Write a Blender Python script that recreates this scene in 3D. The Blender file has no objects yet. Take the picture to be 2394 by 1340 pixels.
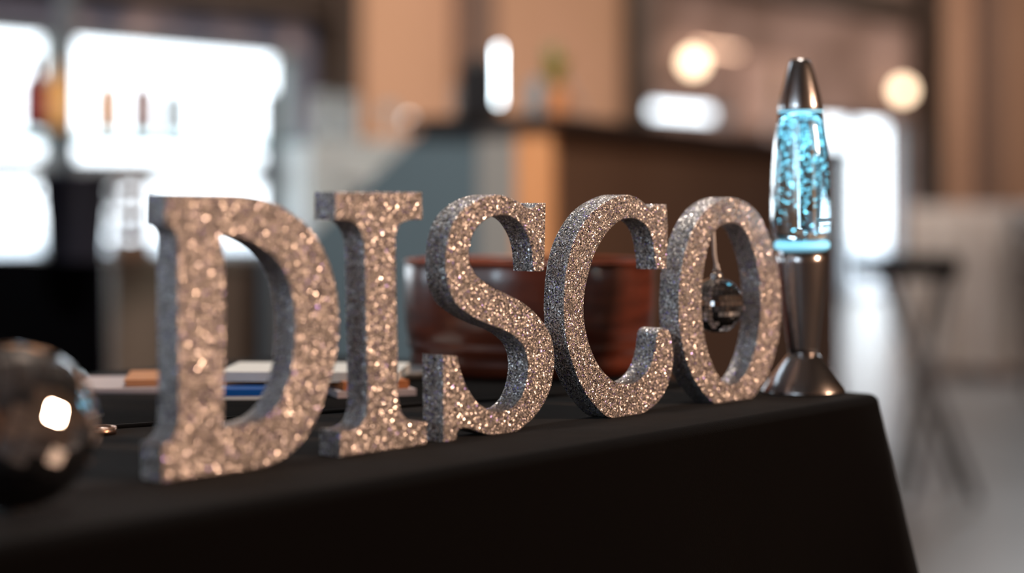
import bpy, bmesh, math, random
from mathutils import Vector, Matrix

# ---------------------------------------------------------------- camera, world, lights, exposure
SC = bpy.context.scene
COL = SC.collection
EYE = 0.8918            # camera height; the table top is at 0.75
TABLE = 0.75
F = 4200.0              # focal length in photo pixels (2394 wide)

cam = bpy.data.cameras.new('camera')
cam.sensor_width = 36.0
cam.lens = F * 36.0 / 2394.0
cam.shift_y = -182.0 / 2394.0
cam.clip_start = 0.02
cam.clip_end = 200
cam.dof.use_dof = True
cam.dof.focus_distance = 1.188
cam.dof.aperture_fstop = 2.4
camo = bpy.data.objects.new('camera', cam)
COL.objects.link(camo)
camo.location = (0, 0, EYE)
camo.rotation_euler = (math.pi / 2, 0, 0)
SC.camera = camo

SC.view_settings.view_transform = 'Standard'
SC.view_settings.look = 'None'
SC.view_settings.gamma = 1.0
SC.view_settings.use_curve_mapping = False
SC.view_settings.exposure = 0.0

# room frame: a runs along the back wall, b is the distance in front of it
ROOM_ROT = math.radians(51)
RU = Vector((math.cos(ROOM_ROT), math.sin(ROOM_ROT), 0))
RV = Vector((RU.y, -RU.x, 0))
W0 = Vector((-1.295, 11.9, 0))
def room(a, b, z=0.0):
    return W0 + RU * a + RV * b + Vector((0, 0, z))
def at(x, y, Y):
    """a point seen at photo position (x, y) at distance Y"""
    return Vector(((x - 1197) / F * Y, Y, EYE - (y - 488) / F * Y))

world = bpy.data.worlds.new('daylight')
SC.world = world
world.use_nodes = True
bg = world.node_tree.nodes['Background']
bg.inputs[0].default_value = (0.90, 0.96, 1.0, 1)
bg.inputs[1].default_value = 5.5

def area(name, loc, target, sx, sy, power, color):
    l = bpy.data.lights.new(name, 'AREA')
    l.shape = 'RECTANGLE'
    l.size, l.size_y = sx, sy
    l.energy = power
    l.color = color
    o = bpy.data.objects.new(name, l)
    COL.objects.link(o)
    o.location = loc
    d = Vector(target) - Vector(loc)
    o.rotation_euler = d.to_track_quat('-Z', 'Y').to_euler()
    return o

TGT = Vector((0.0, 1.15, 0.82))
# warm hall lighting on the side the letters face
area('warm_lamp_light', TGT + RV * 2.3 + RU * 0.9 + Vector((0, 0, 0.75)), TGT, 0.3, 0.3, 52, (1.0, 0.61, 0.40))
# cool daylight from the windows behind the camera on the left
area('window_light_left', TGT - RU * 3.4 + RV * 0.3 + Vector((0, 0, 0.95)), TGT, 0.4, 0.8, 15, (0.66, 0.85, 1.0))
# overhead fill lights added to brighten the far wall, no fixtures
area('back_wall_fill', room(-1.0, 3.4, 3.9), room(1.5, 0, 1.5), 5.0, 1.6, 330, (1.0, 0.86, 0.74))
area('right_wall_fill', room(8.0, 3.0, 3.9), room(8.0, 0, 1.3), 6.0, 1.6, 260, (1.0, 0.82, 0.68))
area('bar_fill', room(-6.6, 7.6, 3.6), room(-4.6, 4.6, .9), 0.4, 0.4, 180, (1.0, 0.90, 0.80))  # added fill light that brightens the bar, no fixture there
# cool backlight added high over the window wall for cloth and letter tops
area('high_backlight', room(-7.0, 2.6, 3.8), TGT, 2.4, 1.0, 28, (0.70, 0.86, 1.0))
# low daylight from the far left end of the window wall
area('window_light_far_left', room(-9.6, .8, 1.5), TGT, 1.4, 1.2, 24, (0.68, 0.86, 1.0))
area('hall_fill_right', room(1.4, 4.6, 2.8), room(1.4, 4.6, 0.0), 1.2, 1.2, 85, (0.86, 0.94, 1.0))  # fill light added above the floor on the right, no fixture

# ---------------------------------------------------------------- helpers
def lin(r, g, b):
    def f(c):
        c /= 255.0
        return c / 12.92 if c <= 0.04045 else ((c + 0.055) / 1.055) ** 2.4
    return (f(r), f(g), f(b), 1)

def mat(name, color, rough=0.5, metal=0.0, **k):
    m = bpy.data.materials.new(name)
    m.use_nodes = True
    p = m.node_tree.nodes['Principled BSDF']
    p.inputs['Base Color'].default_value = color
    p.inputs['Roughness'].default_value = rough
    p.inputs['Metallic'].default_value = metal
    for key, v in k.items():
        p.inputs[key.replace('_', ' ')].default_value = v
    return m

def noisy(m, scale, c2, lo=0.35, hi=0.65, bump=0.0, detail=4, stretch=None):
    """mix the base colour with c2 by a noise texture, and bump by it"""
    nt = m.node_tree
    p = nt.nodes['Principled BSDF']
    tc = nt.nodes.new('ShaderNodeTexCoord')
    mp = nt.nodes.new('ShaderNodeMapping')
    if stretch:
        mp.inputs['Scale'].default_value = stretch
    n = nt.nodes.new('ShaderNodeTexNoise')
    n.inputs['Scale'].default_value = scale
    n.inputs['Detail'].default_value = detail
    r = nt.nodes.new('ShaderNodeValToRGB')
    r.color_ramp.elements[0].position = lo
    r.color_ramp.elements[1].position = hi
    r.color_ramp.elements[0].color = p.inputs['Base Color'].default_value
    r.color_ramp.elements[1].color = c2
    nt.links.new(tc.outputs['Object'], mp.inputs[0])
    nt.links.new(mp.outputs[0], n.inputs['Vector'])
    nt.links.new(n.outputs['Fac'], r.inputs[0])
    nt.links.new(r.outputs[0], p.inputs['Base Color'])
    if bump:
        b = nt.nodes.new('ShaderNodeBump')
        b.inputs['Strength'].default_value = bump
        b.inputs['Distance'].default_value = 0.002
        nt.links.new(n.outputs['Fac'], b.inputs['Height'])
        nt.links.new(b.outputs[0], p.inputs['Normal'])
    return m

def emit(name, color, strength):
    m = bpy.data.materials.new(name)
    m.use_nodes = True
    p = m.node_tree.nodes['Principled BSDF']
    p.inputs['Base Color'].default_value = color
    p.inputs['Emission Color'].default_value = color
    p.inputs['Emission Strength'].default_value = strength
    return m

def link(name, me, m, parent=None):
    o = bpy.data.objects.new(name, me)
    COL.objects.link(o)
    if m is not None:
        me.materials.clear()
        me.materials.append(m)
    if parent is not None:
        o.parent = parent
    return o

def empty(name, loc, rz=0.0):
    o = bpy.data.objects.new(name, None)
    COL.objects.link(o)
    o.location = loc
    o.rotation_euler = (0, 0, rz)
    o.empty_display_size = 0.05
    return o

def tag(o, label, cat, group=None, kind=None):
    o['label'] = label
    o['category'] = cat
    if group:
        o['group'] = group
    if kind:
        o['kind'] = kind
    return o

def struct(o):
    o['kind'] = 'structure'
    return o

class MB:
    """collects shapes into one mesh"""
    def __init__(self):
        self.v, self.f, self.sm = [], [], []
    def add(self, vs, fs, smooth=False):
        n = len(self.v)
        self.v += [tuple(p) for p in vs]
        self.f += [tuple(i + n for i in f) for f in fs]
        self.sm += [smooth] * len(fs)
        return self
    def box(self, x0, x1, y0, y1, z0, z1):
        return self.prism([(x0, y0), (x1, y0), (x1, y1), (x0, y1)], z0, z1)
    def prism(self, pts, z0, z1):
        n = len(pts)
        vs = [(x, y, z0) for x, y in pts] + [(x, y, z1) for x, y in pts]
        fs = [tuple(range(n - 1, -1, -1)), tuple(range(n, 2 * n))]
        fs += [(i, (i + 1) % n, n + (i + 1) % n, n + i) for i in range(n)]
        return self.add(vs, fs)
    def lathe(self, prof, n=32, cx=0.0, cy=0.0, smooth=True, closed=False):
        """prof: list of (r, z); ends with r == 0 are poles"""
        vs, rings = [], []
        for r, z in prof:
            if r < 1e-7:
                rings.append([len(vs)])
                vs.append((cx, cy, z))
            else:
                s = len(vs)
                vs += [(cx + r * math.cos(2 * math.pi * k / n), cy + r * math.sin(2 * math.pi * k / n), z) for k in range(n)]
                rings.append(list(range(s, s + n)))
        fs = []
        pairs = list(zip(rings, rings[1:]))
        if closed:
            pairs.append((rings[-1], rings[0]))
        for A, B in pairs:
            for k in range(n):
                k2 = (k + 1) % n
                if len(A) == 1 and len(B) == 1:
                    continue
                if len(A) == 1:
                    fs.append((A[0], B[k2], B[k]))
                elif len(B) == 1:
                    fs.append((A[k], A[k2], B[0]))
                else:
                    fs.append((A[k], A[k2], B[k2], B[k]))
        return self.add(vs, fs, smooth)
    def tube(self, pts, r, n=10, smooth=True):
        pts = [Vector(p) for p in pts]
        vs, fs = [], []
        up = Vector((0, 0, 1))
        for i, p in enumerate(pts):
            d = (pts[min(i + 1, len(pts) - 1)] - pts[max(i - 1, 0)]).normalized()
            s = d.cross(up if abs(d.z) < 0.95 else Vector((0, 1, 0))).normalized()
            t = s.cross(d).normalized()
            rr = r[i] if isinstance(r, (list, tuple)) else r
            vs += [p + (s * math.cos(2 * math.pi * k / n) + t * math.sin(2 * math.pi * k / n)) * rr for k in range(n)]
        for i in range(len(pts) - 1):
            for k in range(n):
                k2 = (k + 1) % n
                fs.append((i * n + k, i * n + k2, (i + 1) * n + k2, (i + 1) * n + k))
        fs.append(tuple(range(n - 1, -1, -1)))
        fs.append(tuple((len(pts) - 1) * n + k for k in range(n)))
        return self.add(vs, fs, smooth)
    def torus(self, R, r, z=0.0, n=32, m=10, vertical=False):
        vs, fs = [], []
        for i in range(n):
            a = 2 * math.pi * i / n
            for j in range(m):
                b = 2 * math.pi * j / m
                x, y, w = (R + r * math.cos(b)) * math.cos(a), (R + r * math.cos(b)) * math.sin(a), r * math.sin(b)
                vs.append((x, w, y + z) if vertical else (x, y, w + z))
        for i in range(n):
            for j in range(m):
                fs.append((i * m + j, ((i + 1) % n) * m + j, ((i + 1) % n) * m + (j + 1) % m, i * m + (j + 1) % m))
        return self.add(vs, fs, True)
    def build(self, name, m, parent=None, bevel=0.0, M=None):
        me = bpy.data.meshes.new(name)
        vs = [M @ Vector(p) for p in self.v] if M is not None else self.v
        me.from_pydata(vs, [], self.f)
        me.polygons.foreach_set('use_smooth', self.sm)
        bm = bmesh.new()
        bm.from_mesh(me)
        bmesh.ops.recalc_face_normals(bm, faces=bm.faces)
        if bevel:
            es = [e for e in bm.edges if len(e.link_faces) == 2 and e.calc_face_angle(0) > 0.6]
            bmesh.ops.bevel(bm, geom=es, offset=bevel, segments=2, affect='EDGES', profile=0.7)
        bm.to_mesh(me)
        bm.free()
        return link(name, me, m, parent)

def blob_leaf(mb, base, d, L, w, droop=0.3):
    """a pointed, slightly folded leaf"""
    d = Vector(d).normalized()
    s = d.cross(Vector((0, 0, 1)))
    s = s.normalized() if s.length > 1e-3 else Vector((1, 0, 0))
    n = s.cross(d)
    P = []
    for t, ww in ((0, .15), (.3, .9), (.6, 1), (.85, .55), (1, .03)):
        c = Vector(base) + d * L * t - Vector((0, 0, 1)) * droop * L * t * t
        P += [c - s * w * ww * .5 + n * w * .12, c - n * w * .05, c + s * w * ww * .5 + n * w * .12]
    fs = []
    for i in range(4):
        for j in range(2):
            a = i * 3 + j
            fs.append((a, a + 1, a + 4, a + 3))
    mb.add(P, fs, True)

# ---------------------------------------------------------------- room
M_tan = noisy(mat('tan_plaster', lin(196, 152, 124), 0.85), 1.2, lin(190, 148, 118), bump=0.1)
M_tan2 = noisy(mat('brown_tan_plaster', lin(174, 138, 116), 0.85), 1.2, lin(166, 130, 108), bump=0.1)
M_stone = noisy(mat('mauve_stone', lin(92, 92, 108), 0.9), 3.0, lin(180, 156, 152), lo=.46, hi=.68, bump=0.6, detail=1.5)
M_brick = noisy(mat('mauve_brick', lin(116, 94, 86), 0.9), 1.9, lin(160, 136, 130), lo=.4, hi=.7, bump=0.5, detail=2)
M_ceil = mat('ceiling_paint', lin(120, 110, 104), 0.9)
M_dark = mat('dark_steel', lin(62, 48, 40), 0.55, 0.2)
M_grey_seam = mat('seam_paint', lin(112, 90, 80), 0.8)
M_frame = mat('window_frame_paint', lin(120, 128, 134), 0.5)
M_conc = noisy(mat('polished_concrete', lin(116, 116, 118), 0.3), 1.1, lin(92, 86, 82), lo=.3, hi=.7)
M_pave = mat('pale_paving', lin(196, 204, 212), 0.9)
M_grass = noisy(mat('lawn', lin(120, 150, 96), 0.9), 8, lin(90, 128, 70))

def glass_pane_mat():
    m = bpy.data.materials.new('window_glass')
    m.use_nodes = True
    nt = m.node_tree
    nt.nodes.clear()
    out = nt.nodes.new('ShaderNodeOutputMaterial')
    mix = nt.nodes.new('ShaderNodeMixShader')
    mix.inputs[0].default_value = 0.06
    t = nt.nodes.new('ShaderNodeBsdfTransparent')
    t.inputs[0].default_value = (.97, .985, 1, 1)
    g = nt.nodes.new('ShaderNodeBsdfGlossy')
    g.inputs['Roughness'].default_value = 0.02
    nt.links.new(t.outputs[0], mix.inputs[1])
    nt.links.new(g.outputs[0], mix.inputs[2])
    nt.links.new(mix.outputs[0], out.inputs[0])
    return m
M_pane = glass_pane_mat()

RM = Matrix.Translation(W0) @ Matrix(((RU.x, RV.x, 0, 0), (RU.y, RV.y, 0, 0), (0, 0, 1, 0), (0, 0, 0, 1)))
def rbox(name, m, a0, a1, b0, b1, z0, z1, parent=None, bevel=0.0):
    mb = MB().box(a0, a1, b0, b1, z0, z1)
    o = mb.build(name, m, parent, bevel, RM)
    return o
A0, A1, B1, H = -12.2, 16.0, 11.6, 4.1

struct(rbox('floor', M_conc, A0, A1, -.3, B1 + .2, -0.1, 0))
struct(rbox('ceiling', M_ceil, A0, A1, -.3, B1 + .2, H, H + .1))
# window wall, built as segments around its openings
def wall_segment(m, a0, a1, openings):
    mb = MB()
    x = a0
    for (o0, o1, z0, z1) in openings:
        if o0 > x:
            mb.box(x, o0, -.3, 0, 0, H)
        if z0 > 0:
            mb.box(o0, o1, -.3, 0, 0, z0)
        mb.box(o0, o1, -.3, 0, z1, H)
        x = o1
    if a1 > x:
        mb.box(x, a1, -.3, 0, 0, H)
    return struct(mb.build('wall_back', m, None, 0, RM))
wall_segment(M_stone, A0, 0.0, [(-6.2, -0.12, .60, 1.93)])
wall_segment(M_tan, 0.0, 3.6, [])
wall_segment(M_brick, 3.6, 8.75, [(3.80, 5.28, 1.665, 1.79), (6.72, 8.62, .0, 1.80)])
wall_segment(M_tan2, 8.75, A1, [])
struct(rbox('wall_right', M_tan2, A1, A1 + .2, -.3, B1 + .2, 0, H))
struct(rbox('wall_front', M_tan, A0, A1, B1, B1 + .2, 0, H))
struct(rbox('wall_left', M_tan, A0 - .2, A0, -.3, B1 + .2, 0, H))

def window(name, a0, a1, z0, z1, mull, trans, t=.05):
    mb = MB()
    mb.box(a0, a1, -.2, -.1, z0, z0 + t).box(a0, a1, -.2, -.1, z1 - t, z1)
    mb.box(a0, a0 + t, -.2, -.1, z0, z1).box(a1 - t, a1, -.2, -.1, z0, z1)
    for a in mull:
        mb.box(a - .03, a + .03, -.2, -.1, z0, z1)
    for z in trans:
        mb.box(a0, a1, -.2, -.1, z - .08, z + .06)
    o = struct(mb.build(name, M_frame, None, 0, RM))
    MB().box(a0 + .01, a1 - .01, -.155, -.148, z0 + .01, z1 - .01).build('pane', M_pane, o, 0, RM)
    return o
window('window_1', -6.2, -.12, .60, 1.93, (-4.2, -2.02), (1.13,))
window('window_2', 3.80, 5.28, 1.665, 1.79, (), (), .018)
d = window('door_1', 6.72, 8.62, 0.0, 1.80, (7.6,), ())
MB().tube([(7.5, -.09, .95), (7.5, -.05, .95), (7.5, -.05, 1.15), (7.5, -.09, 1.15)], .012).build('door_handle', M_dark, d, 0, RM)
# lawn outside
o = struct(rbox('floor', M_grass, -30, 2.5, -40, -.35, -.12, -.02))
o = struct(rbox('floor', M_pave, 2.5, 40, -40, -.35, -.12, -.02))
struct(rbox('wall_back', M_tan, A0, -.02, 0, .03, 2.34, H))

# steel columns and beams on the window wall
def column(a0, a1, m, depth=.22):
    mb = MB()
    mb.box(a0, a1, .0, .02, 0, H).box(a0, a1, depth - .02, depth, 0, H)
    am = (a0 + a1) / 2
    mb.box(am - .012, am + .012, 0, depth, 0, H)
    mb.box(a0 - .03, a1 + .03, 0, depth + .03, 0, .02)
    return mb.build('trim_1', m, None, 0, RM)
struct(column(-.02, .20, M_dark))
struct(rbox('trim_2', M_grey_seam, 1.38, 1.72, 0, .12, 0, H, None, .01))
struct(column(3.50, 3.75, M_dark, .10))
struct(column(8.66, 8.96, M_dark))
struct(rbox('trim_3', M_grey_seam, 10.1, 10.62, 0, .12, 0, H, None, .01))
def beam(a0, a1, z0, z1, tilt=0):
    mb = MB()
    mb.box(a0, a1, 0, .24, z0, z0 + .025).box(a0, a1, 0, .24, z1 - .025, z1).box(a0, a1, .10, .14, z0, z1)
    return struct(mb.build('trim_4', M_dark, None, 0, RM))
beam(-7.0, -.02, 2.14, 2.34)
beam(3.85, 8.52, 2.82, 3.05)
struct(rbox('baseboard_back', M_dark, -12.2, 6.7, 0, .02, 0, .1))

# windows in the wall behind the camera on the left (they light the sides of the letters)
def lit_window(name, b0, b1):
    mb = MB()
    a = A0
    for z in (.9, 1.9, 2.9):
        mb.box(a, a + .05, b0, b1, z - .03, z + .03)
    for b in (b0, (b0 + b1) / 2, b1):
        mb.box(a, a + .05, b - .03, b + .03, .9, 2.9)
    o = struct(mb.build(name, M_frame, None, 0, RM))
    MB().box(a + .005, a + .015, b0, b1, .9, 2.9).build('pane', emit('bright_daylight_pane', (.75, .88, 1, 1), 1.6), o, 0, RM)
lit_window('window_3', 5.6, 7.4)
lit_window('window_4', 8.0, 9.8)

# ---------------------------------------------------------------- table and cloth
P0 = Vector((.287, 1.377, 0))          # near right corner of the table top
TU, TV = -RU, -RV                      # along the front edge to the left, and towards the back
def tbl(a, b, z=TABLE):                # a: metres to the left of the corner, b: metres behind the front edge
    return P0 + TU * a + TV * b + Vector((0, 0, z))
TLEN, TDEP = 1.83, .61
TM = Matrix.Translation(P0) @ Matrix(((TU.x, TV.x, 0, 0), (TU.y, TV.y, 0, 0), (0, 0, 1, 0), (0, 0, 0, 1)))

def cloth_mat():
    m = mat('black_cloth', (.0018, .0016, .0018, 1), 0.9)
    nt = m.node_tree
    p = nt.nodes['Principled BSDF']
    p.inputs['Sheen Weight'].default_value = 0.032
    p.inputs['Sheen Roughness'].default_value = 0.35
    p.inputs['Specular IOR Level'].default_value = 0.07
    tc = nt.nodes.new('ShaderNodeTexCoord')
    w = nt.nodes.new('ShaderNodeTexNoise')
    w.inputs['Scale'].default_value = 900
    w.inputs['Detail'].default_value = 2
    n = nt.nodes.new('ShaderNodeTexNoise')
    n.inputs['Scale'].default_value = 9
    n.inputs['Detail'].default_value = 3
    b1 = nt.nodes.new('ShaderNodeBump')
    b1.inputs['Strength'].default_value = .5
    b1.inputs['Distance'].default_value = .0006
    b2 = nt.nodes.new('ShaderNodeBump')
    b2.inputs['Strength'].default_value = .6
    b2.inputs['Distance'].default_value = .004
    nt.links.new(tc.outputs['Object'], w.inputs['Vector'])
    nt.links.new(tc.outputs['Object'], n.inputs['Vector'])
    nt.links.new(w.outputs['Fac'], b1.inputs['Height'])
    nt.links.new(n.outputs['Fac'], b2.inputs['Height'])
    nt.links.new(b2.outputs[0], b1.inputs['Normal'])
    nt.links.new(b1.outputs[0], p.inputs['Normal'])
    return m
M_cloth = cloth_mat()

def table_cloth():
    cr = .016                         # corner radius of the outline
    pts = []                          # outline, with outward normals and arc length
    def seg(p, q, n, k):
        for i in range(k):
            t = i / k
            pts.append((p[0] + (q[0] - p[0]) * t, p[1] + (q[1] - p[1]) * t, n[0], n[1], None))
    def arc(cx, cy, a0, a1, ci):
        for i in range(14):
            a = a0 + (a1 - a0) * i / 14
            pts.append((cx + cr * math.cos(a), cy + cr * math.sin(a), math.cos(a), math.sin(a), ci))
    L, D, h = TLEN, TDEP, math.pi / 2
    seg((cr, 0), (L - cr, 0), (0, -1), 150)
    arc(L - cr, cr, -h, 0, 1)
    seg((L, cr), (L, D - cr), (1, 0), 50)
    arc(L - cr, D - cr, 0, h, 2)
    seg((L - cr, D), (cr, D), (0, 1), 110)
    arc(cr, D - cr, h, 2 * h, 3)
    seg((0, D - cr), (0, cr), (-1, 0), 60)
    arc(cr, cr, 2 * h, 3 * h, 4)
    n = len(pts)
    cx, cy = L / 2, D / 2
    corners = [(0, 0), (L, 0), (L, D), (0, D)]
    vs, fs = [], []
    rr = .007                         # rounding over the table edge
    rings = []
    for k in range(1, 13):            # flat top rings
        t = k / 12
        rings.append(('top', t))
    for k in range(1, 8):
        rings.append(('round', k / 7 * math.pi / 2))
    for k in range(1, 34):
        rings.append(('drop', (TABLE - .045) * (k / 33) ** 1.25))
    vs.append((cx, cy, TABLE))
    for kind, t in rings:
        for i, (x, y, nx, ny, ci) in enumerate(pts):
            ix, iy = x - nx * rr, y - ny * rr
            if kind == 'top':
                px, py, pz = cx + (ix - cx) * t, cy + (iy - cy) * t, TABLE
            elif kind == 'round':
                px, py, pz = ix + nx * rr * math.sin(t), iy + ny * rr * math.sin(t), TABLE - rr * (1 - math.cos(t))
            else:
                dr = t
                dc = min(math.hypot(x - a, y - b) for a, b in corners)
                flare = .27 * math.exp(-(dc / .035) ** 1.1) - .035 * math.exp(-((dc - .085) / .045) ** 2)
                wob = .016 * math.sin((x * 1.0 + y) * 23 + 1.2 * math.sin(x * 7)) * min(1, dr / .35) * (1 - math.exp(-(dc / .12) ** 2))
                off = flare * dr * (1 if dr < .3 else (.3 / dr) ** .25) + .012 * dr + max(wob, -.012 * dr)
                px, py, pz = x + nx * off, y + ny * off, TABLE - rr - dr
            vs.append((px, py, pz))
    for i in range(n):
        fs.append((0, 1 + i, 1 + (i + 1) % n))
    for r in range(len(rings) - 1):
        for i in range(n):
            a, b = 1 + r * n + i, 1 + r * n + (i + 1) % n
            fs.append((a, b, b + n, a + n))
    mb = MB().add(vs, fs, True)
    return mb.build('tablecloth', M_cloth, None, 0, TM)
cl = tag(table_cloth(), 'black cloth draped over the table under the glitter letters', 'tablecloth')
# table under the cloth
tb = tag(empty('folding_table', tbl(TLEN / 2, TDEP / 2, 0), 0), 'long folding table hidden under the black cloth', 'table')
inv = Matrix.Translation(-tbl(TLEN / 2, TDEP / 2, 0)) @ TM
M_ply = mat('table_board', lin(150, 140, 128), .6)
MB().box(.012, TLEN - .012, .012, TDEP - .012, TABLE - .035, TABLE - .004).build('tabletop', M_ply, tb, .003, inv)
for x in (.15, TLEN - .15):
    for y in (.08, TDEP - .08):
        MB().tube([(x, y, 0), (x, y, TABLE - .035)], .0125).build('leg', M_dark, tb, 0, inv)
# raised layer of cloth folded across the back of the top; its hem runs behind the letters
def hem():
    p, q = Vector((-.2597, 1.152)), Vector((.155, 1.4347))
    def loc(w):
        d = w - P0.xy
        return (d.dot(TU.xy), d.dot(TV.xy))
    dirv = (q - p).normalized()
    pl = p - dirv * .30
    A, B = loc(pl), loc(q)
    mb = MB()
    top = []
    N = 60
    for i in range(N + 1):
        t = i / N
        x, y = A[0] + (B[0] - A[0]) * t, A[1] + (B[1] - A[1]) * t
        y += .0008 * math.sin(t * 40) + .0006 * math.sin(t * 97)
        top.append((x, y))
    vs, fs = [], []
    for x, y in top:
        vs += [(x, y, TABLE + .0003), (x, y, TABLE + .0018), (x, y + .0008, TABLE + .0026), (x, y + .004, TABLE + .0026), (x, y + .0048, TABLE + .0018),
               (x, y + .0056, TABLE + .0026), (x, TDEP - .02, TABLE + .0024), (x, TDEP - .018, TABLE + .0003)]
    m = 8
    for i in range(N):
        for j in range(m - 1):
            fs.append((i * m + j, (i + 1) * m + j, (i + 1) * m + j + 1, i * m + j + 1))
    mb.add(vs, fs, True)
    return mb.build('folded_layer', M_cloth, cl, 0, TM)
hem()
LAY = .0027

# ---------------------------------------------------------------- glitter letters
def glitter_mat():
    m = bpy.data.materials.new('glitter_coating')
    m.use_nodes = True
    nt = m.node_tree
    L = nt.links.new
    N = nt.nodes.new
    p = nt.nodes['Principled BSDF']
    p.inputs['Metallic'].default_value = .68
    tc = N('ShaderNodeTexCoord')
    vo = N('ShaderNodeTexVoronoi')
    vo.inputs['Scale'].default_value = 1500
    L(tc.outputs['Object'], vo.inputs['Vector'])
    geo = N('ShaderNodeNewGeometry')
    # tilt every flake by its own random vector
    sub = N('ShaderNodeVectorMath'); sub.operation = 'SUBTRACT'
    sub.inputs[1].default_value = (.5, .5, .5)
    L(vo.outputs['Color'], sub.inputs[0])
    sc = N('ShaderNodeVectorMath'); sc.operation = 'SCALE'
    sc.inputs['Scale'].default_value = 1.0
    L(sub.outputs[0], sc.inputs[0])
    ad = N('ShaderNodeVectorMath'); ad.operation = 'ADD'
    L(geo.outputs['Normal'], ad.inputs[0])
    L(sc.outputs[0], ad.inputs[1])
    no = N('ShaderNodeVectorMath'); no.operation = 'NORMALIZE'
    L(ad.outputs[0], no.inputs[0])
    L(no.outputs[0], p.inputs['Normal'])
    # a second random number per flake for its colour
    wn = N('ShaderNodeTexWhiteNoise')
    L(vo.outputs['Color'], wn.inputs['Vector'])
    r = N('ShaderNodeValToRGB')
    e = r.color_ramp
    e.interpolation = 'CONSTANT'
    stops = [(0, (.05, .05, .055)), (.20, (.30, .29, .29)), (.45, (.58, .55, .54)), (.74, (.80, .77, .75)),
             (.90, (1.0, .97, .95)), (.938, (.34, .28, .85)), (.975, (.95, .95, 1.0))]
    while len(e.elements) < len(stops):
        e.elements.new(.5)
    for el, (pos, c) in zip(e.elements, stops):
        el.position = pos
        el.color = (*c, 1)
    L(wn.outputs['Value'], r.inputs[0])
    L(r.outputs[0], p.inputs['Base Color'])
    mr = N('ShaderNodeMapRange')
    mr.inputs['To Min'].default_value = .22
    mr.inputs['To Max'].default_value = .55
    sx = N('ShaderNodeSeparateXYZ')
    L(vo.outputs['Color'], sx.inputs[0])
    L(sx.outputs[1], mr.inputs['Value'])
    L(mr.outputs[0], p.inputs['Roughness'])
    return m
M_glit = glitter_mat()

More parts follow.
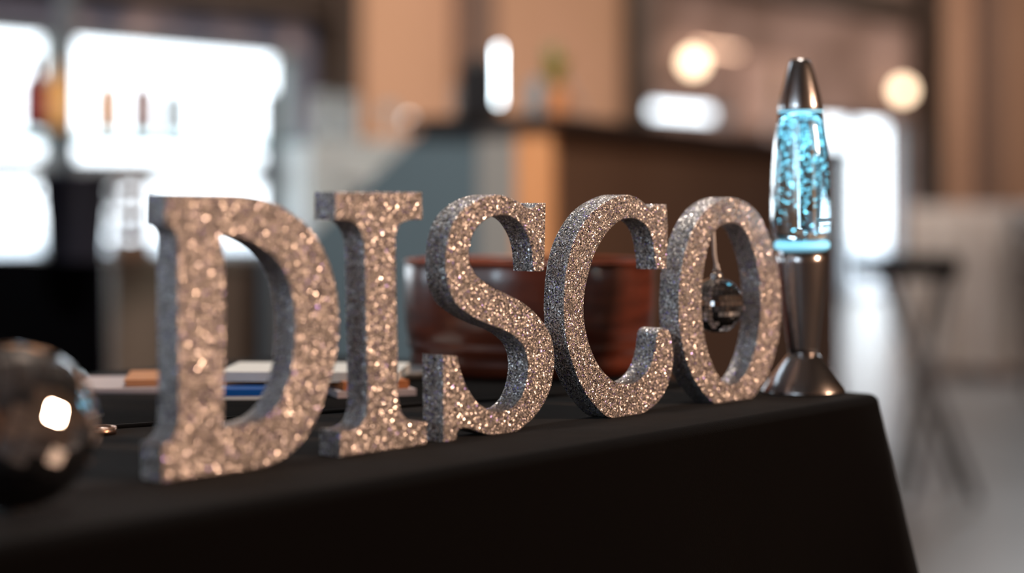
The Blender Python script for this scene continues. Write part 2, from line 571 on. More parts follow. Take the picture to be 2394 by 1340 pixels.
LETTERS = {
    'D': (-0.0001, [[(2.9,150.0,1),(25.9,149.7,0),(50.8,149.3,0),(66.4,147.6,0),(78.6,144.4,0),(91.0,138.8,0),(101.8,132.4,0),(109.3,124.9,0),(115.3,116.6,0),(120.4,106.3,0),(123.9,95.5,0),(125.7,82.7,0),(125.9,71.3,0),(124.7,61.8,0),(122.1,51.1,0),(116.1,37.0,0),(108.5,23.1,0),(100.8,13.7,0),(90.9,6.6,0),(79.7,2.2,0),(67.3,0,0),(58.2,0,0),(0.4,0,1),(0.0,19.3,1),(4.8,20.4,0),(8.4,23.6,0),(10.7,29.6,0),(11.2,36.3,0),(10.1,125.7,0),(9.3,129.1,0),(6.8,131.8,0),(2.3,133.1,1)],[(39.5,127.9,1),(46.9,127.5,0),(54.6,126.1,0),(64.9,122.4,0),(73.8,117.4,0),(80.3,111.7,0),(85.9,104.8,0),(89.7,95.5,0),(91.9,84.2,0),(92.5,73.0,0),(91.6,63.8,0),(90.0,53.3,0),(85.9,43.7,0),(80.3,34.2,0),(72.1,28.1,0),(63.4,25.1,0),(53.1,24.4,0),(41.0,24.6,1),(42.2,56.6,0),(42.5,95.3,0),(41.9,113.2,0)]]),
    'I': (0.1226, [[(0.0,151.3,1),(71.0,151.8,1),(71.5,135.1,1),(59.9,134.9,0),(52.7,132.7,0),(49.5,127.7,0),(48.8,119.9,0),(50.6,54.2,0),(51.3,28.9,0),(53.1,22.4,0),(57.4,17.5,0),(62.8,15.2,0),(74.8,13.9,1),(74.8,0,1),(4.0,0,1),(4.0,14.8,1),(13.7,14.6,0),(21.4,17.4,0),(25.0,23.5,0),(25.7,32.1,0),(23.3,117.3,0),(22.3,124.0,0),(18.8,130.2,0),(13.7,134.1,0),(7.0,135.2,0),(0.0,135.2,1)]]),
    'S': (0.2115, [[(2.3,110.6,0),(3.6,119.4,0),(5.5,126.3,0),(8.9,132.9,0),(14.6,138.9,0),(21.6,143.4,0),(30.2,147.1,0),(39.1,149.5,0),(49.9,150.7,0),(59.0,149.6,0),(66.3,147.5,0),(71.7,145.4,0),(76.5,143.2,0),(81.2,142.1,0),(84.9,142.6,0),(87.2,144.3,0),(89.3,145.5,1),(97.0,145.5,1),(95.3,101.2,1),(84.5,101.5,1),(83.8,108.3,0),(82.6,115.8,0),(79.6,123.2,0),(75.5,128.7,0),(70.0,133.6,0),(62.7,136.7,0),(54.5,137.8,0),(46.0,137.0,0),(38.3,134.6,0),(32.1,130.8,0),(27.7,126.7,0),(25.1,121.5,0),(23.7,115.5,0),(24.2,109.6,0),(26.7,104.3,0),(32.1,99.4,0),(39.1,95.6,0),(48.0,91.7,0),(61.7,87.0,0),(73.7,82.3,0),(83.0,77.1,0),(91.5,70.9,0),(98.7,63.9,0),(103.3,56.5,0),(105.2,49.3,0),(105.6,41.8,0),(104.1,32.0,0),(100.2,22.3,0),(93.5,14.2,0),(84.9,7.5,0),(77.4,3.8,0),(68.0,0,0),(56.5,0,0),(46.3,0,0),(37.3,1.7,0),(26.7,5.2,0),(20.0,6.9,0),(15.0,6.6,0),(12.9,3.9,0),(12.0,0,1),(0.6,0,1),(0.0,53.2,1),(12.9,51.8,1),(14.6,46.4,0),(17.2,39.8,0),(21.2,32.6,0),(26.7,26.1,0),(32.9,20.8,0),(39.7,17.1,0),(47.2,14.7,0),(55.3,14.3,0),(62.7,15.4,0),(69.1,18.6,0),(73.7,23.1,0),(77.0,29.0,0),(78.8,35.7,0),(79.2,42.2,0),(77.9,48.5,0),(74.6,54.1,0),(69.1,58.7,0),(61.7,62.8,0),(52.5,66.3,0),(42.7,69.2,0),(32.1,72.9,0),(24.7,76.1,0),(18.1,79.6,0),(12.3,83.5,0),(7.8,88.9,0),(4.5,96.0,0),(2.8,103.1,0)]]),
    'C': (0.3265, [[(0.2,83.3,0),(1.0,92.5,0),(2.4,100.6,0),(5.1,109.2,0),(8.6,117.6,0),(13.7,125.0,0),(19.8,131.9,0),(27.9,138.7,0),(38.0,144.1,0),(48.5,147.9,0),(58.9,150.5,0),(68.4,151.3,0),(77.1,150.0,0),(84.8,147.1,0),(90.2,143.9,0),(93.5,142.8,0),(96.1,143.6,0),(98.6,144.9,1),(113.1,144.8,1),(114.6,129.3,0),(114.1,116.0,0),(113.1,99.5,1),(100.6,99.5,1),(99.6,108.1,0),(97.6,117.1,0),(94.1,124.9,0),(88.3,130.6,0),(81.5,133.8,0),(73.2,135.2,0),(65.8,134.9,0),(59.4,133.4,0),(52.6,130.1,0),(44.8,124.7,0),(38.0,118.3,0),(32.9,112.1,0),(29.0,105.0,0),(25.8,98.1,0),(22.9,89.9,0),(21.1,81.7,0),(20.8,72.9,0),(21.8,66.0,0),(24.3,57.6,0),(27.9,49.5,0),(32.9,41.5,0),(39.1,34.8,0),(46.3,29.1,0),(53.8,25.0,0),(63.2,22.5,0),(72.8,22.1,0),(82.4,24.2,0),(90.2,28.7,0),(95.7,34.9,0),(99.1,42.7,0),(100.9,50.6,0),(102.6,55.9,0),(106.8,58.1,0),(112.1,57.8,0),(116.7,54.4,0),(119.7,48.2,0),(121.2,40.1,0),(120.4,30.6,0),(117.0,21.4,0),(110.6,12.5,0),(102.6,6.4,0),(93.5,2.5,0),(83.9,0,0),(63.2,0,0),(52.4,0,0),(44.9,1.8,0),(37.7,6.2,0),(29.5,12.7,0),(21.8,20.0,0),(15.7,28.1,0),(10.7,36.4,0),(6.6,45.1,0),(3.1,54.1,0),(0.9,63.6,0),(0.0,74.0,0)]]),
    'O': (0.4539, [[(0.0,73.1,0),(1.0,88.5,0),(3.6,100.0,0),(8.2,112.1,0),(14.7,123.6,0),(22.9,133.2,0),(33.4,141.5,0),(45.3,146.6,0),(56.7,149.3,0),(68.3,150.0,0),(80.6,147.8,0),(92.5,143.6,0),(102.8,137.0,0),(111.0,128.4,0),(117.7,118.5,0),(123.9,106.5,0),(129.2,93.2,0),(132.3,80.8,0),(133.2,64.7,0),(131.0,49.2,0),(126.5,36.4,0),(120.3,24.4,0),(112.4,13.9,0),(102.8,6.0,0),(92.5,0,0),(81.2,0,0),(54.5,0,0),(44.8,0,0),(35.6,5.2,0),(26.3,12.4,0),(18.0,20.6,0),(10.8,30.9,0),(5.7,41.9,0),(2.1,53.0,0),(0.3,63.1,0)],[(65.0,131.4,0),(73.8,130.3,0),(81.2,126.6,0),(87.1,121.4,0),(91.9,115.0,0),(96.8,107.0,0),(100.4,98.3,0),(102.8,88.9,0),(104.4,78.2,0),(104.6,67.2,0),(103.7,59.2,0),(101.7,48.7,0),(97.7,38.0,0),(91.4,27.6,0),(83.8,18.8,0),(75.0,13.7,0),(66.1,12.2,0),(57.8,14.4,0),(49.1,20.6,0),(42.1,28.7,0),(36.1,38.8,0),(31.8,50.2,0),(29.2,61.3,0),(28.4,75.1,0),(29.2,87.6,0),(31.6,100.0,0),(35.6,111.7,0),(41.0,122.0,0),(47.8,127.5,0),(56.2,130.5,0)]]),
}
LROT = math.radians(48.7)
LU = Vector((math.cos(LROT), math.sin(LROT), 0))
LN = Vector((LU.y, -LU.x, 0))
LP = Vector((-.1815, .9306, TABLE))
THICK = .0176

def smooth_loop(pts):
    """Catmull-Rom through the points, straight at points marked as corners"""
    out = []
    n = len(pts)
    for i in range(n):
        p0, p1, p2, p3 = pts[i - 1], pts[i], pts[(i + 1) % n], pts[(i + 2) % n]
        a, b = Vector(p1[:2]), Vector(p2[:2])
        ta = Vector((0, 0)) if p1[2] else (b - Vector(p0[:2])) * .5
        tb_ = Vector((0, 0)) if p2[2] else (Vector(p3[:2]) - a) * .5
        L = (b - a).length
        if ta.length > L: ta = ta.normalized() * L
        if tb_.length > L: tb_ = tb_.normalized() * L
        if p1[2]: ta = (b - a) * .9
        if p2[2]: tb_ = (b - a) * .9
        if p1[2] and p2[2]:
            out.append(a)
            continue
        k = 4 if L < 14 else 7
        for j in range(k):
            t = j / k
            out.append(a * (2 * t ** 3 - 3 * t ** 2 + 1) + ta * (t ** 3 - 2 * t ** 2 + t) + b * (-2 * t ** 3 + 3 * t ** 2) + tb_ * (t ** 3 - t ** 2))
    return [(max(q.x, -5) / 1000, max(q.y, 0) / 1000) for q in out]

def make_letter(ch, label):
    a0, loops = LETTERS[ch]
    cu = bpy.data.curves.new('outline', 'CURVE')
    cu.dimensions = '2D'
    cu.fill_mode = 'BOTH'
    cu.extrude = THICK / 2 - .0007
    cu.bevel_depth = .0007
    cu.bevel_resolution = 1
    cu.offset = -.0007
    for lp in loops:
        q = smooth_loop(lp)
        sp = cu.splines.new('POLY')
        sp.points.add(len(q) - 1)
        for s, (x, y) in zip(sp.points, q):
            s.co = (x, y, 0, 1)
        sp.use_cyclic_u = True
    tmp = bpy.data.objects.new('tmp', cu)
    COL.objects.link(tmp)
    bpy.context.view_layer.update()
    me = bpy.data.meshes.new_from_object(tmp.evaluated_get(bpy.context.evaluated_depsgraph_get()))
    bpy.data.objects.remove(tmp)
    bpy.data.curves.remove(cu)
    me.transform(Matrix(((1, 0, 0, 0), (0, 0, -1, THICK / 2), (0, 1, 0, 0), (0, 0, 0, 1))))
    for p in me.polygons:
        p.use_smooth = False
    me.name = 'glitter_letter'
    o = link('glitter_letter', me, M_glit)
    o.location = LP + LU * a0
    o.rotation_euler = (0, 0, LROT)
    return tag(o, label, 'letter', 'glitter letters in a row')
make_letter('D', 'copper glitter letter D, nearest and first of the row on the black cloth')
make_letter('I', 'copper glitter letter I with slab serifs between the D and the S')
make_letter('S', 'copper glitter letter S in the middle of the row')
make_letter('C', 'copper glitter letter C between the S and the O')
letO = make_letter('O', 'copper glitter letter O with a small mirror ball hanging inside')

# ---------------------------------------------------------------- mirror balls
M_mirror = mat('mirror_tile', (.82, .83, .85, 1), .04, 1.0)
M_core = mat('dark_grout', (.02, .02, .022, 1), .5, .3)
M_chrome = mat('chrome', (.75, .76, .78, 1), .12, 1.0)
M_string = mat('white_string', (.85, .85, .88, 1), .7)

def ball_tiles(R, rows, gap=.1, seed=1):
    rnd = random.Random(seed)
    mb = MB()
    for i in range(rows):
        t0, t1 = math.pi * i / rows, math.pi * (i + 1) / rows
        g = gap * (t1 - t0) / 2
        t0 += g; t1 -= g
        tm = (t0 + t1) / 2
        n = max(3, int(round(2 * math.pi * math.sin(tm) / (math.pi / rows))))
        for k in range(n):
            f0, f1 = 2 * math.pi * (k + gap / 2) / n, 2 * math.pi * (k + 1 - gap / 2) / n
            fm = (f0 + f1) / 2
            nrm = Vector((math.sin(tm) * math.cos(fm), math.sin(tm) * math.sin(fm), math.cos(tm)))
            nrm2 = (nrm + Vector((rnd.gauss(0, .04), rnd.gauss(0, .04), rnd.gauss(0, .04)))).normalized()
            quad = []
            for t, f in ((t0, f0), (t1, f0), (t1, f1), (t0, f1)):
                d = Vector((math.sin(t) * math.cos(f), math.sin(t) * math.sin(f), math.cos(t)))
                quad.append(d * (R / d.dot(nrm2) * nrm.dot(nrm2) * math.cos((t1 - t0) / 2)))
            inner = [q * .965 for q in quad]
            mb.add(quad + inner, [(0, 1, 2, 3), (0, 4, 5, 1), (1, 5, 6, 2), (2, 6, 7, 3), (3, 7, 4, 0)])
    return mb
def mirror_ball(R, rows, center, seed, rot=0.0):
    o = empty('mirror_ball', center, rot)
    co = MB().lathe([(0, -R * .97)] + [(R * .968 * math.sin(t), -R * .968 * math.cos(t)) for t in [math.pi * k / 24 for k in range(1, 24)]] + [(0, R * .97)], 40).build('core', M_core, o)
    ball_tiles(R, rows, .13, seed).build('mirror_tiles', M_mirror, o)
    return o
# large ball on the cloth, cut by the left edge of the photo
RB = .0388
cb = Vector((-.2336, .842, TABLE + RB + .0006))
big = mirror_ball(RB, 15, cb, 3, .4)
tag(big, 'large silver mirror ball lying on the black cloth left of the D', 'mirror ball')
big.rotation_euler = (.35, -1.15, .3)
MB().lathe([(0, RB * .985), (RB * .2, RB * .985), (RB * .2, RB * 1.03), (RB * .17, RB * 1.05), (0, RB * 1.06)], 24).build('cap', M_chrome, big)
# small ball hanging inside the O
RS = .0203
cs = LP + LU * (.4539 + .0655) - LN * (THICK / 2)
cs = Vector((cs.x, cs.y, 0))
Yc = cs.y
cs.x = (1675.5 - 1197) / F * Yc
cs.z = EYE - (713 - 488) / F * Yc
small = mirror_ball(RS, 16, cs, 5, .2)
tag(small, 'small silver mirror ball hanging on a white string inside the O', 'mirror ball')
sx = -.0030
cap = MB().lathe([(0, RS * .97), (.0042, RS * .97), (.0042, RS * 1.09), (.0036, RS * 1.13), (0, RS * 1.14)], 20).build('cap', M_chrome, small)
MB().torus(.0020, .00055, RS * 1.14 + .0019, 20, 8, True).build('hanging_ring', M_chrome, small)
ztop = TABLE + .1318 - cs.z
s_ = MB().tube([(sx * .0, 0, RS * 1.14 + .004), (sx * .6, 0, RS * 1.14 + .014), (sx, 0, ztop)], .0013, 10)
s_.lathe([(0, RS * 1.14 + .0032), (.0018, RS * 1.14 + .0042), (.0021, RS * 1.14 + .0055), (.0016, RS * 1.14 + .0072), (0, RS * 1.14 + .0078)], 12)
s_.build('string', M_string, small)

# ---------------------------------------------------------------- glitter lava lamp
def lava_lamp():
    base = Vector((.2254, 1.388, TABLE + .0002))
    o = empty('lava_lamp', base)
    tag(o, 'silver lava lamp with blue glitter liquid behind the O', 'lamp')
    alu = mat('brushed_aluminium', (.56, .54, .54, 1), .22, 1.0)
    p = alu.node_tree.nodes['Principled BSDF']
    foot = [(0, 0), (.0318, 0), (.0323, .0008), (.0321, .002), (.0250, .0125), (.0185, .0210), (.0145, .0260), (.0117, .0292), (0, .0296)]
    MB().lathe(foot, 72).build('foot', alu, o)
    body = [(0, .0285), (.0113, .0286), (.0118, .034), (.0138, .050), (.0158, .066), (.0177, .084), (.0192, .100), (.0199, .1105), (0, .1108)]
    MB().lathe(body, 72).build('body', alu, o)
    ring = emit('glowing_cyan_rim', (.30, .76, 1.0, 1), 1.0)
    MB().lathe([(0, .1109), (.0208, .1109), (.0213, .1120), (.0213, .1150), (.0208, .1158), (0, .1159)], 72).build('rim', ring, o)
    # glass vessel with thickness
    outer = [(.0200, .1163), (.0222, .1170), (.0234, .124), (.0240, .136), (.0238, .150), (.0229, .170), (.0211, .190), (.0187, .206), (.0166, .218)]
    inner = [(r - .0016, z + (.0012 if i == 0 else 0)) for i, (r, z) in enumerate(outer)]
    glass = mat('clear_glass', (1, 1, 1, 1), .0, 0, Transmission_Weight=1.0, IOR=1.47)
    prof = [(0, .1163)] + outer + [(inner[-1][0], .218)] + inner[::-1][1:] + [(0, .1180)]
    MB().lathe(prof, 72).build('glass_vessel', glass, o)
    liq = mat('blue_liquid', (.70, .90, 1.0, 1), .0, 0, Transmission_Weight=1.0, IOR=1.34)
    li = [(r - .00025, z) for r, z in inner]
    lp = [(0, .1183), (li[0][0] - .001, .1183)] + [(r, z) for r, z in li[1:-1]] + [(li[-1][0], .2150), (0, .2150)]
    MB().lathe(lp, 72).build('liquid', liq, o)
    # glitter floating in the liquid: thicker towards the top
    rnd = random.Random(11)
    gb = MB()
    for i in range(760):
        t = rnd.random() ** (.42)
        z = .1195 + t * .0940
        rmax = 0
        for (r0, z0), (r1, z1) in zip(li, li[1:]):
            if z0 <= z <= z1:
                rmax = r0 + (r1 - r0) * (z - z0) / (z1 - z0)
        rr = (rmax - .0016) * math.sqrt(rnd.random())
        an = rnd.random() * 2 * math.pi
        c = Vector((rr * math.cos(an), rr * math.sin(an), z))
        n = Vector((rnd.gauss(0, 1), rnd.gauss(0, 1), rnd.gauss(0, 1))).normalized()
        s = n.cross(Vector((.3, .5, .81))).normalized()
        t2 = n.cross(s)
        R = rnd.uniform(.0004, .0009)
        top = [c + (s * math.cos(q * math.pi / 3) + t2 * math.sin(q * math.pi / 3)) * R + n * .00004 for q in range(6)]
        bot = [q - n * .00008 for q in top]
        gb.add(top + bot, [tuple(range(6)), tuple(range(11, 5, -1))] + [(q, (q + 1) % 6, 6 + (q + 1) % 6, 6 + q) for q in range(6)])
    gm = mat('cyan_glitter_flake', (.62, .94, .97, 1), .4, .0)
    g = gb.build('glitter_flakes', gm, o)
    g['kind'] = 'stuff'
    g['label'] = 'floating cyan glitter'
    cap = [(0, .2172), (.0172, .2172), (.0174, .2180), (.0168, .2225), (.0152, .2305), (.0132, .2385), (.0110, .2468), (.0088, .2532), (.0076, .2560), (.0064, .2570), (0, .2572)]
    MB().lathe(cap, 72).build('cap', alu, o)
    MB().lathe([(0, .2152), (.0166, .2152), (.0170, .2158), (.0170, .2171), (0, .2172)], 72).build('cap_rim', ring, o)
    # the lamp's own light inside the liquid
    l = bpy.data.lights.new('lava_lamp_light', 'AREA')
    l.shape = 'DISK'
    l.size = .03
    l.energy = .55
    l.color = (.35, .80, 1.0)
    lo = bpy.data.objects.new('lava_lamp_light', l)
    COL.objects.link(lo)
    lo.parent = o
    lo.location = (0, 0, .1192)
    lo.rotation_euler = (math.pi, 0, 0)
    o.rotation_euler = (0, math.radians(-.7), 0)
    return o
lava_lamp()

# ---------------------------------------------------------------- things on the table behind the letters
M_wood = noisy(mat('mahogany', lin(112, 54, 36), .30, 0, Coat_Weight=.5, Coat_Roughness=.15), 14, lin(66, 28, 18), lo=.3, hi=.75, stretch=(1, 1, 9))
M_bright = mat('polished_steel', (.7, .72, .74, 1), .2, 1.0)
M_white = mat('white_paper', lin(205, 205, 202), .7)
M_kraft = mat('kraft_card', lin(176, 122, 84), .7)
M_pink = mat('pink_grey_paper', lin(176, 164, 166), .6)
M_blue = mat('glossy_blue', lin(20, 84, 160), .2)
M_copper = mat('copper', (.90, .58, .42, 1), .25, 1.0)

def wooden_bowl():
    o = empty('wooden_bowl', Vector((.0150, 1.553, TABLE + LAY)))
    tag(o, 'round reddish-brown wooden bowl behind the letters S and C', 'bowl')
    R = .108
    k = R / .105
    outer = [(0, 0), (.092, 0), (.098, .003), (.1000, .012), (.0985, .0175), (.1005, .020), (.1030, .024), (.1010, .0275), (.1025, .030),
             (.1040, .045), (.1048, .060), (.1046, .078), (.1040, .0900), (.1030, .0925), (.1005, .0920)]
    inner = [(.0990, .088), (.0975, .060), (.092, .030), (.078, .016), (0, .012)]
    MB().lathe([(r * k, z) for r, z in outer + inner], 96).build('body', M_wood, o)
    MB().lathe([(.1002 * k, .0922), (.1030 * k, .0940), (.1046 * k, .0925), (.1049 * k, .0945), (.1030 * k, .0955), (.1005 * k, .0945)], 96, closed=True).build('rim', noisy(mat('red_wood_rim', lin(140, 66, 40), .3), 20, lin(100, 46, 28)), o)
wooden_bowl()

def sheet_stack(name, c, rot, sx, sy, th, m, n=1, seed=0, bend=0.0):
    """n slightly fanned sheets"""
    rnd = random.Random(seed)
    mb = MB()
    for i in range(n):
        a = rnd.uniform(-.02, .02) if n > 1 else 0
        z0, z1 = th * i / n, th * (i + .85) / n
        K = 12
        vs, fs = [], []
        for j in range(K + 1):
            x = -sx / 2 + sx * j / K
            lift = bend * (2 * x / sx) ** 2 if x > 0 else 0
            for (y, z) in ((-sy / 2, z0), (sy / 2, z0), (sy / 2, z1), (-sy / 2, z1)):
                vs.append((x * math.cos(a) - y * math.sin(a), x * math.sin(a) + y * math.cos(a), z + lift))
        for j in range(K):
            for q in range(4):
                fs.append((j * 4 + q, j * 4 + (q + 1) % 4, j * 4 + 4 + (q + 1) % 4, j * 4 + 4 + q))
        fs += [(3, 2, 1, 0), (K * 4, K * 4 + 1, K * 4 + 2, K * 4 + 3)]
        mb.add(vs, fs)
    o = mb.build(name, m)
    o.location = c
    o.rotation_euler = (0, 0, rot)
    return o
ZT = TABLE + LAY
tag(sheet_stack('paper_folder', (-.240, 1.400, ZT + .0003), .10, .190, .100, .0045, M_pink, 4, 1), 'pinkish grey papers lying flat on the cloth behind the D', 'papers')
tag(sheet_stack('kraft_envelope', (-.224, 1.404, ZT + .0052), .16, .150, .080, .0050, M_kraft, 3, 2), 'brown kraft envelope on the grey papers, left of the D', 'envelope')
tag(sheet_stack('notebook', (-.150, 1.375, ZT + .0106), -.05, .135, .085, .0075, M_white, 5, 3), 'thick white booklet on top of the papers, seen through the D', 'booklet')
tag(sheet_stack('leaflet', (-.108, 1.350, ZT + .0003), .35, .060, .052, .0050, M_pink, 3, 4), 'small stack of pinkish leaflets between the D and the I', 'leaflet')
tag(sheet_stack('wooden_coaster', (-.108, 1.350, ZT + .0055), .35, .050, .046, .0070, mat('orange_brown_card', lin(160, 96, 52), .6), 1), 'orange-brown coaster on the leaflets between D and I', 'coaster')
def blue_case():
    o = empty('blue_case', Vector((-.2000, 1.318, ZT + .0003)), .06)
    tag(o, 'flat glossy blue case with a white edge, seen through the D', 'case')
    MB().box(-.026, .026, -.016, .016, 0, .0026).build('base', M_white, o, .0006)
    MB().box(-.024, .024, -.015, .015, .0026, .0078).build('lid', M_blue, o, .0012)
blue_case()
def plate():
    o = MB().lathe([(0, 0), (.020, 0), (.024, .002), (.033, .006), (.0335, .0072), (.031, .0066), (.022, .0034), (0, .003)], 48).build('saucer', mat('white_china', lin(196, 200, 200), .25))
    o.location = (-.094, 1.478, ZT)
    tag(o, 'small white saucer behind the glitter letter I', 'saucer')
plate()
rg = MB().lathe([(.0112, 0), (.0124, 0), (.0124, .0046), (.0112, .0046)], 48, closed=True).build('copper_ring', M_copper)
rg.location = (-.2610, 1.128, TABLE + .0001)
tag(rg, 'thin copper ring lying on the cloth beside the large mirror ball', 'ring')

# ---------------------------------------------------------------- bar counter in the hall
BR = math.radians(64)
BU = Vector((math.cos(BR), math.sin(BR), 0))
BW = Vector((-BU.y, BU.x, 0))
B0 = Vector((.089, 4.5, 0))
BM = Matrix(((BU.x, BW.x, 0, 0), (BU.y, BW.y, 0, 0), (0, 0, 1, 0), (0, 0, 0, 1)))
def bar():
    o = empty('bar_counter', B0)
    tag(o, 'dark brown bar counter with a blue-grey end panel and a bright wooden post', 'bar counter')
    M_body = noisy(mat('bar_front_board', lin(96, 68, 50), .6), 3, lin(88, 60, 42), stretch=(1, 1, .3))
    M_top = mat('bar_top_board', lin(34, 27, 24), .4)
    M_post = noisy(mat('light_wood_post', lin(226, 166, 116), .5), 10, lin(206, 142, 94), stretch=(4, 4, .4))
    M_bg = mat('blue_grey_panel', lin(84, 102, 112), .55)
    M_gr = mat('grey_metal_strip', lin(150, 150, 148), .4, .2)
    L = 2.66
    MB().box(.05, L, .0, .37, .06, 1.095).build('body', M_body, o, 0, BM)
    MB().box(.08, L - .03, .02, .36, 0, .06).build('plinth', M_top, o, 0, BM)
    MB().box(-.01, L + .02, -.03, .40, 1.095, 1.128).build('bar_top', M_top, o, .004, BM)
    MB().box(.012, .05, 0.0, .095, .0, 1.095).build('corner_post', M_post, o, .003, BM)
    MB().box(L, L + .05, 0, .37, 0, 1.095).build('end_post', noisy(mat('red_brown_post', lin(112, 72, 48), .5), 5, lin(90, 56, 38)), o, .003, BM)
    # end panel with its sloping top edge
    prof = [(.205, 0), (.205, 1.095), (.37, 1.095), (.556, .945), (.76, .78), (.76, 0)]
    vs = [(.02, w, z) for w, z in prof] + [(.05, w, z) for w, z in prof]
    n = len(prof)
    MB().add(vs, [tuple(range(n)), tuple(range(2 * n - 1, n - 1, -1))] + [(i, (i + 1) % n, n + (i + 1) % n, n + i) for i in range(n)]).build('end_panel', M_bg, o, 0, BM)
    MB().box(.015, .05, .097, .203, 0, 1.095).build('grey_strip', M_gr, o, 0, BM)
    MB().box(.05, L, .37, .74, .68, .72).build('work_shelf', M_gr, o, 0, BM)
    return o
bar()
def on_bar(l, w, z=1.128):
    return B0 + BU * l + BW * w + Vector((0, 0, z))
def bar_at(x, w):
    """point on the bar top, w behind its front edge, seen at photo column x"""
    k = (x - 1197) / F
    b = B0 + BW * w
    l = (k * b.y - b.x) / (BU.x - k * BU.y)
    return b + BU * l + Vector((0, 0, 1.1281))

def light_tube():
    p = bar_at(1166, .20)
    o = empty('table_light', p)
    tag(o, 'tall narrow white light glowing on the bar top', 'light')
    MB().lathe([(0, 0), (.030, 0), (.030, .006), (.008, .010), (.0045, .012), (.0045, .0398), (0, .0398)], 24).build('base', M_dark, o)
    MB().lathe([(0, .040), (.0045, .040), (.0045, .186), (0, .188)], 16).build('light_tube', emit('white_tube', (.80, .93, 1, 1), 14.0), o)
light_tube()
def card_box():
    p = bar_at(1118, .20)
    o = empty('napkin_dispenser', p, BR)
    tag(o, 'black upright napkin dispenser on the bar, left of the white light', 'dispenser')
    MB().box(-.05, .05, -.030, .030, 0, .125).build('body', mat('black_plastic', (.012, .012, .014, 1), .4), o, .004)
    MB().box(-.035, .035, -.020, .020, .125, .15).build('napkins', mat('dark_napkin', lin(60, 58, 58), .8), o)
card_box()
g = tag(MB().lathe([(0, 0), (.022, 0), (.025, .005), (.026, .095), (.024, .098), (.022, .09), (.021, .008), (0, .008)], 24).build('steel_cup', mat('satin_steel', lin(150, 138, 132), .4, .6)), 'grey metal cup on the bar end beside the black dispenser', 'cup')
g.location = bar_at(1080, .345)

def leafy(o, z, n, spread, L, w, m, seed, name='foliage', up=.6):
    rnd = random.Random(seed)
    mb = MB()
    for i in range(n):
        a = rnd.random() * 6.283
        d = Vector((math.cos(a) * spread, math.sin(a) * spread, rnd.uniform(up, 1.2)))
        b = Vector((math.cos(a) * .01 * rnd.random(), math.sin(a) * .01 * rnd.random(), z + rnd.uniform(0, .05)))
        blob_leaf(mb, b, d, L * rnd.uniform(.6, 1.1), w, .3)
    return mb.build(name, m, o)
M_leaf = mat('green_leaf', lin(104, 120, 44), .5)
M_leaf2 = mat('pale_green_leaf', lin(120, 140, 100), .5)
M_yel = mat('yellow_petal', lin(214, 160, 24), .5)
def vase_plant(x, w):
    o = empty('potted_plant', bar_at(x, w))
    tag(o, 'small orange pot with a yellow-green plant on the bar', 'potted plant')
    MB().lathe([(0, 0), (.030, 0), (.034, .01), (.040, .085), (.044, .092), (.040, .094), (.036, .088), (0, .080)], 32).build('pot', mat('terracotta_pot', lin(214, 142, 92), .6), o)
    leafy(o, .085, 34, .42, .085, .022, mat('yellow_green_leaf', lin(158, 150, 40), .5), 4)
    leafy(o, .12, 10, .28, .11, .014, M_leaf2, 6, 'tall_leaves', 1.0)
    MB().tube([(0, 0, .08), (.002, 0, .15)], .003).build('stem', M_leaf, o)
    return o
vase_plant(1296, .17)
g = tag(MB().lathe([(0, 0), (.020, 0), (.023, .008), (.024, .085), (.018, .10), (.018, .105), (.014, .105), (.014, .10), (.019, .083), (.018, .01), (0, .01)], 28).build('glass_jar', mat('blue_grey_glass', lin(140, 158, 166), .1, 0, Transmission_Weight=.4)), 'blue-grey glass jar on the bar, left of the orange pot', 'jar')
g.location = bar_at(1256, .12)
def menu_card():
    o = empty('menu_stand', bar_at(1382, .20), BR - 1.1)
    tag(o, 'slanted pinkish menu card in a wide holder on the bar', 'menu')
    M = Matrix.Rotation(math.radians(-28), 4, 'Y')
    MB().box(-.003, .003, -.055, .055, .0, .20).build('card', mat('pinkish_card', lin(186, 150, 134), .6), o, 0, Matrix.Translation((0.0, 0, .006)) @ M)
    MB().box(-.02, .04, -.06, .06, 0, .008).build('holder', mat('pale_holder', lin(176, 152, 140), .4), o, .002)
menu_card()
def yellow_vase():
    o = empty('flower_vase', bar_at(1812, .25))
    tag(o, 'slim grey vase with small yellow flowers on the bar, just left of the lava lamp', 'vase')
    MB().lathe([(0, 0), (.030, 0), (.036, .03), (.030, .09), (.016, .14), (.019, .16), (.016, .16), (.013, .14), (.026, .09), (.03, .03), (0, .01)], 28).build('vase', mat('pale_pink_glass', lin(178, 152, 142), .15), o)
    rnd = random.Random(8)
    for i in range(6):
        a = rnd.random() * 6.28
        tip = Vector((math.cos(a) * .018, math.sin(a) * .018, .20 + .022 * i))
        st = MB().tube([(0, 0, .12), tip * .6 + Vector((0, 0, .08)), tip], .0016, 6).build('stem', M_leaf, o)
        fb = MB()
        for k in range(9):
            b = k * .7
            blob_leaf(fb, tip, (math.cos(b), math.sin(b), .5), .026, .016, .1)
        fb.build('flower', M_yel, st)
yellow_vase()

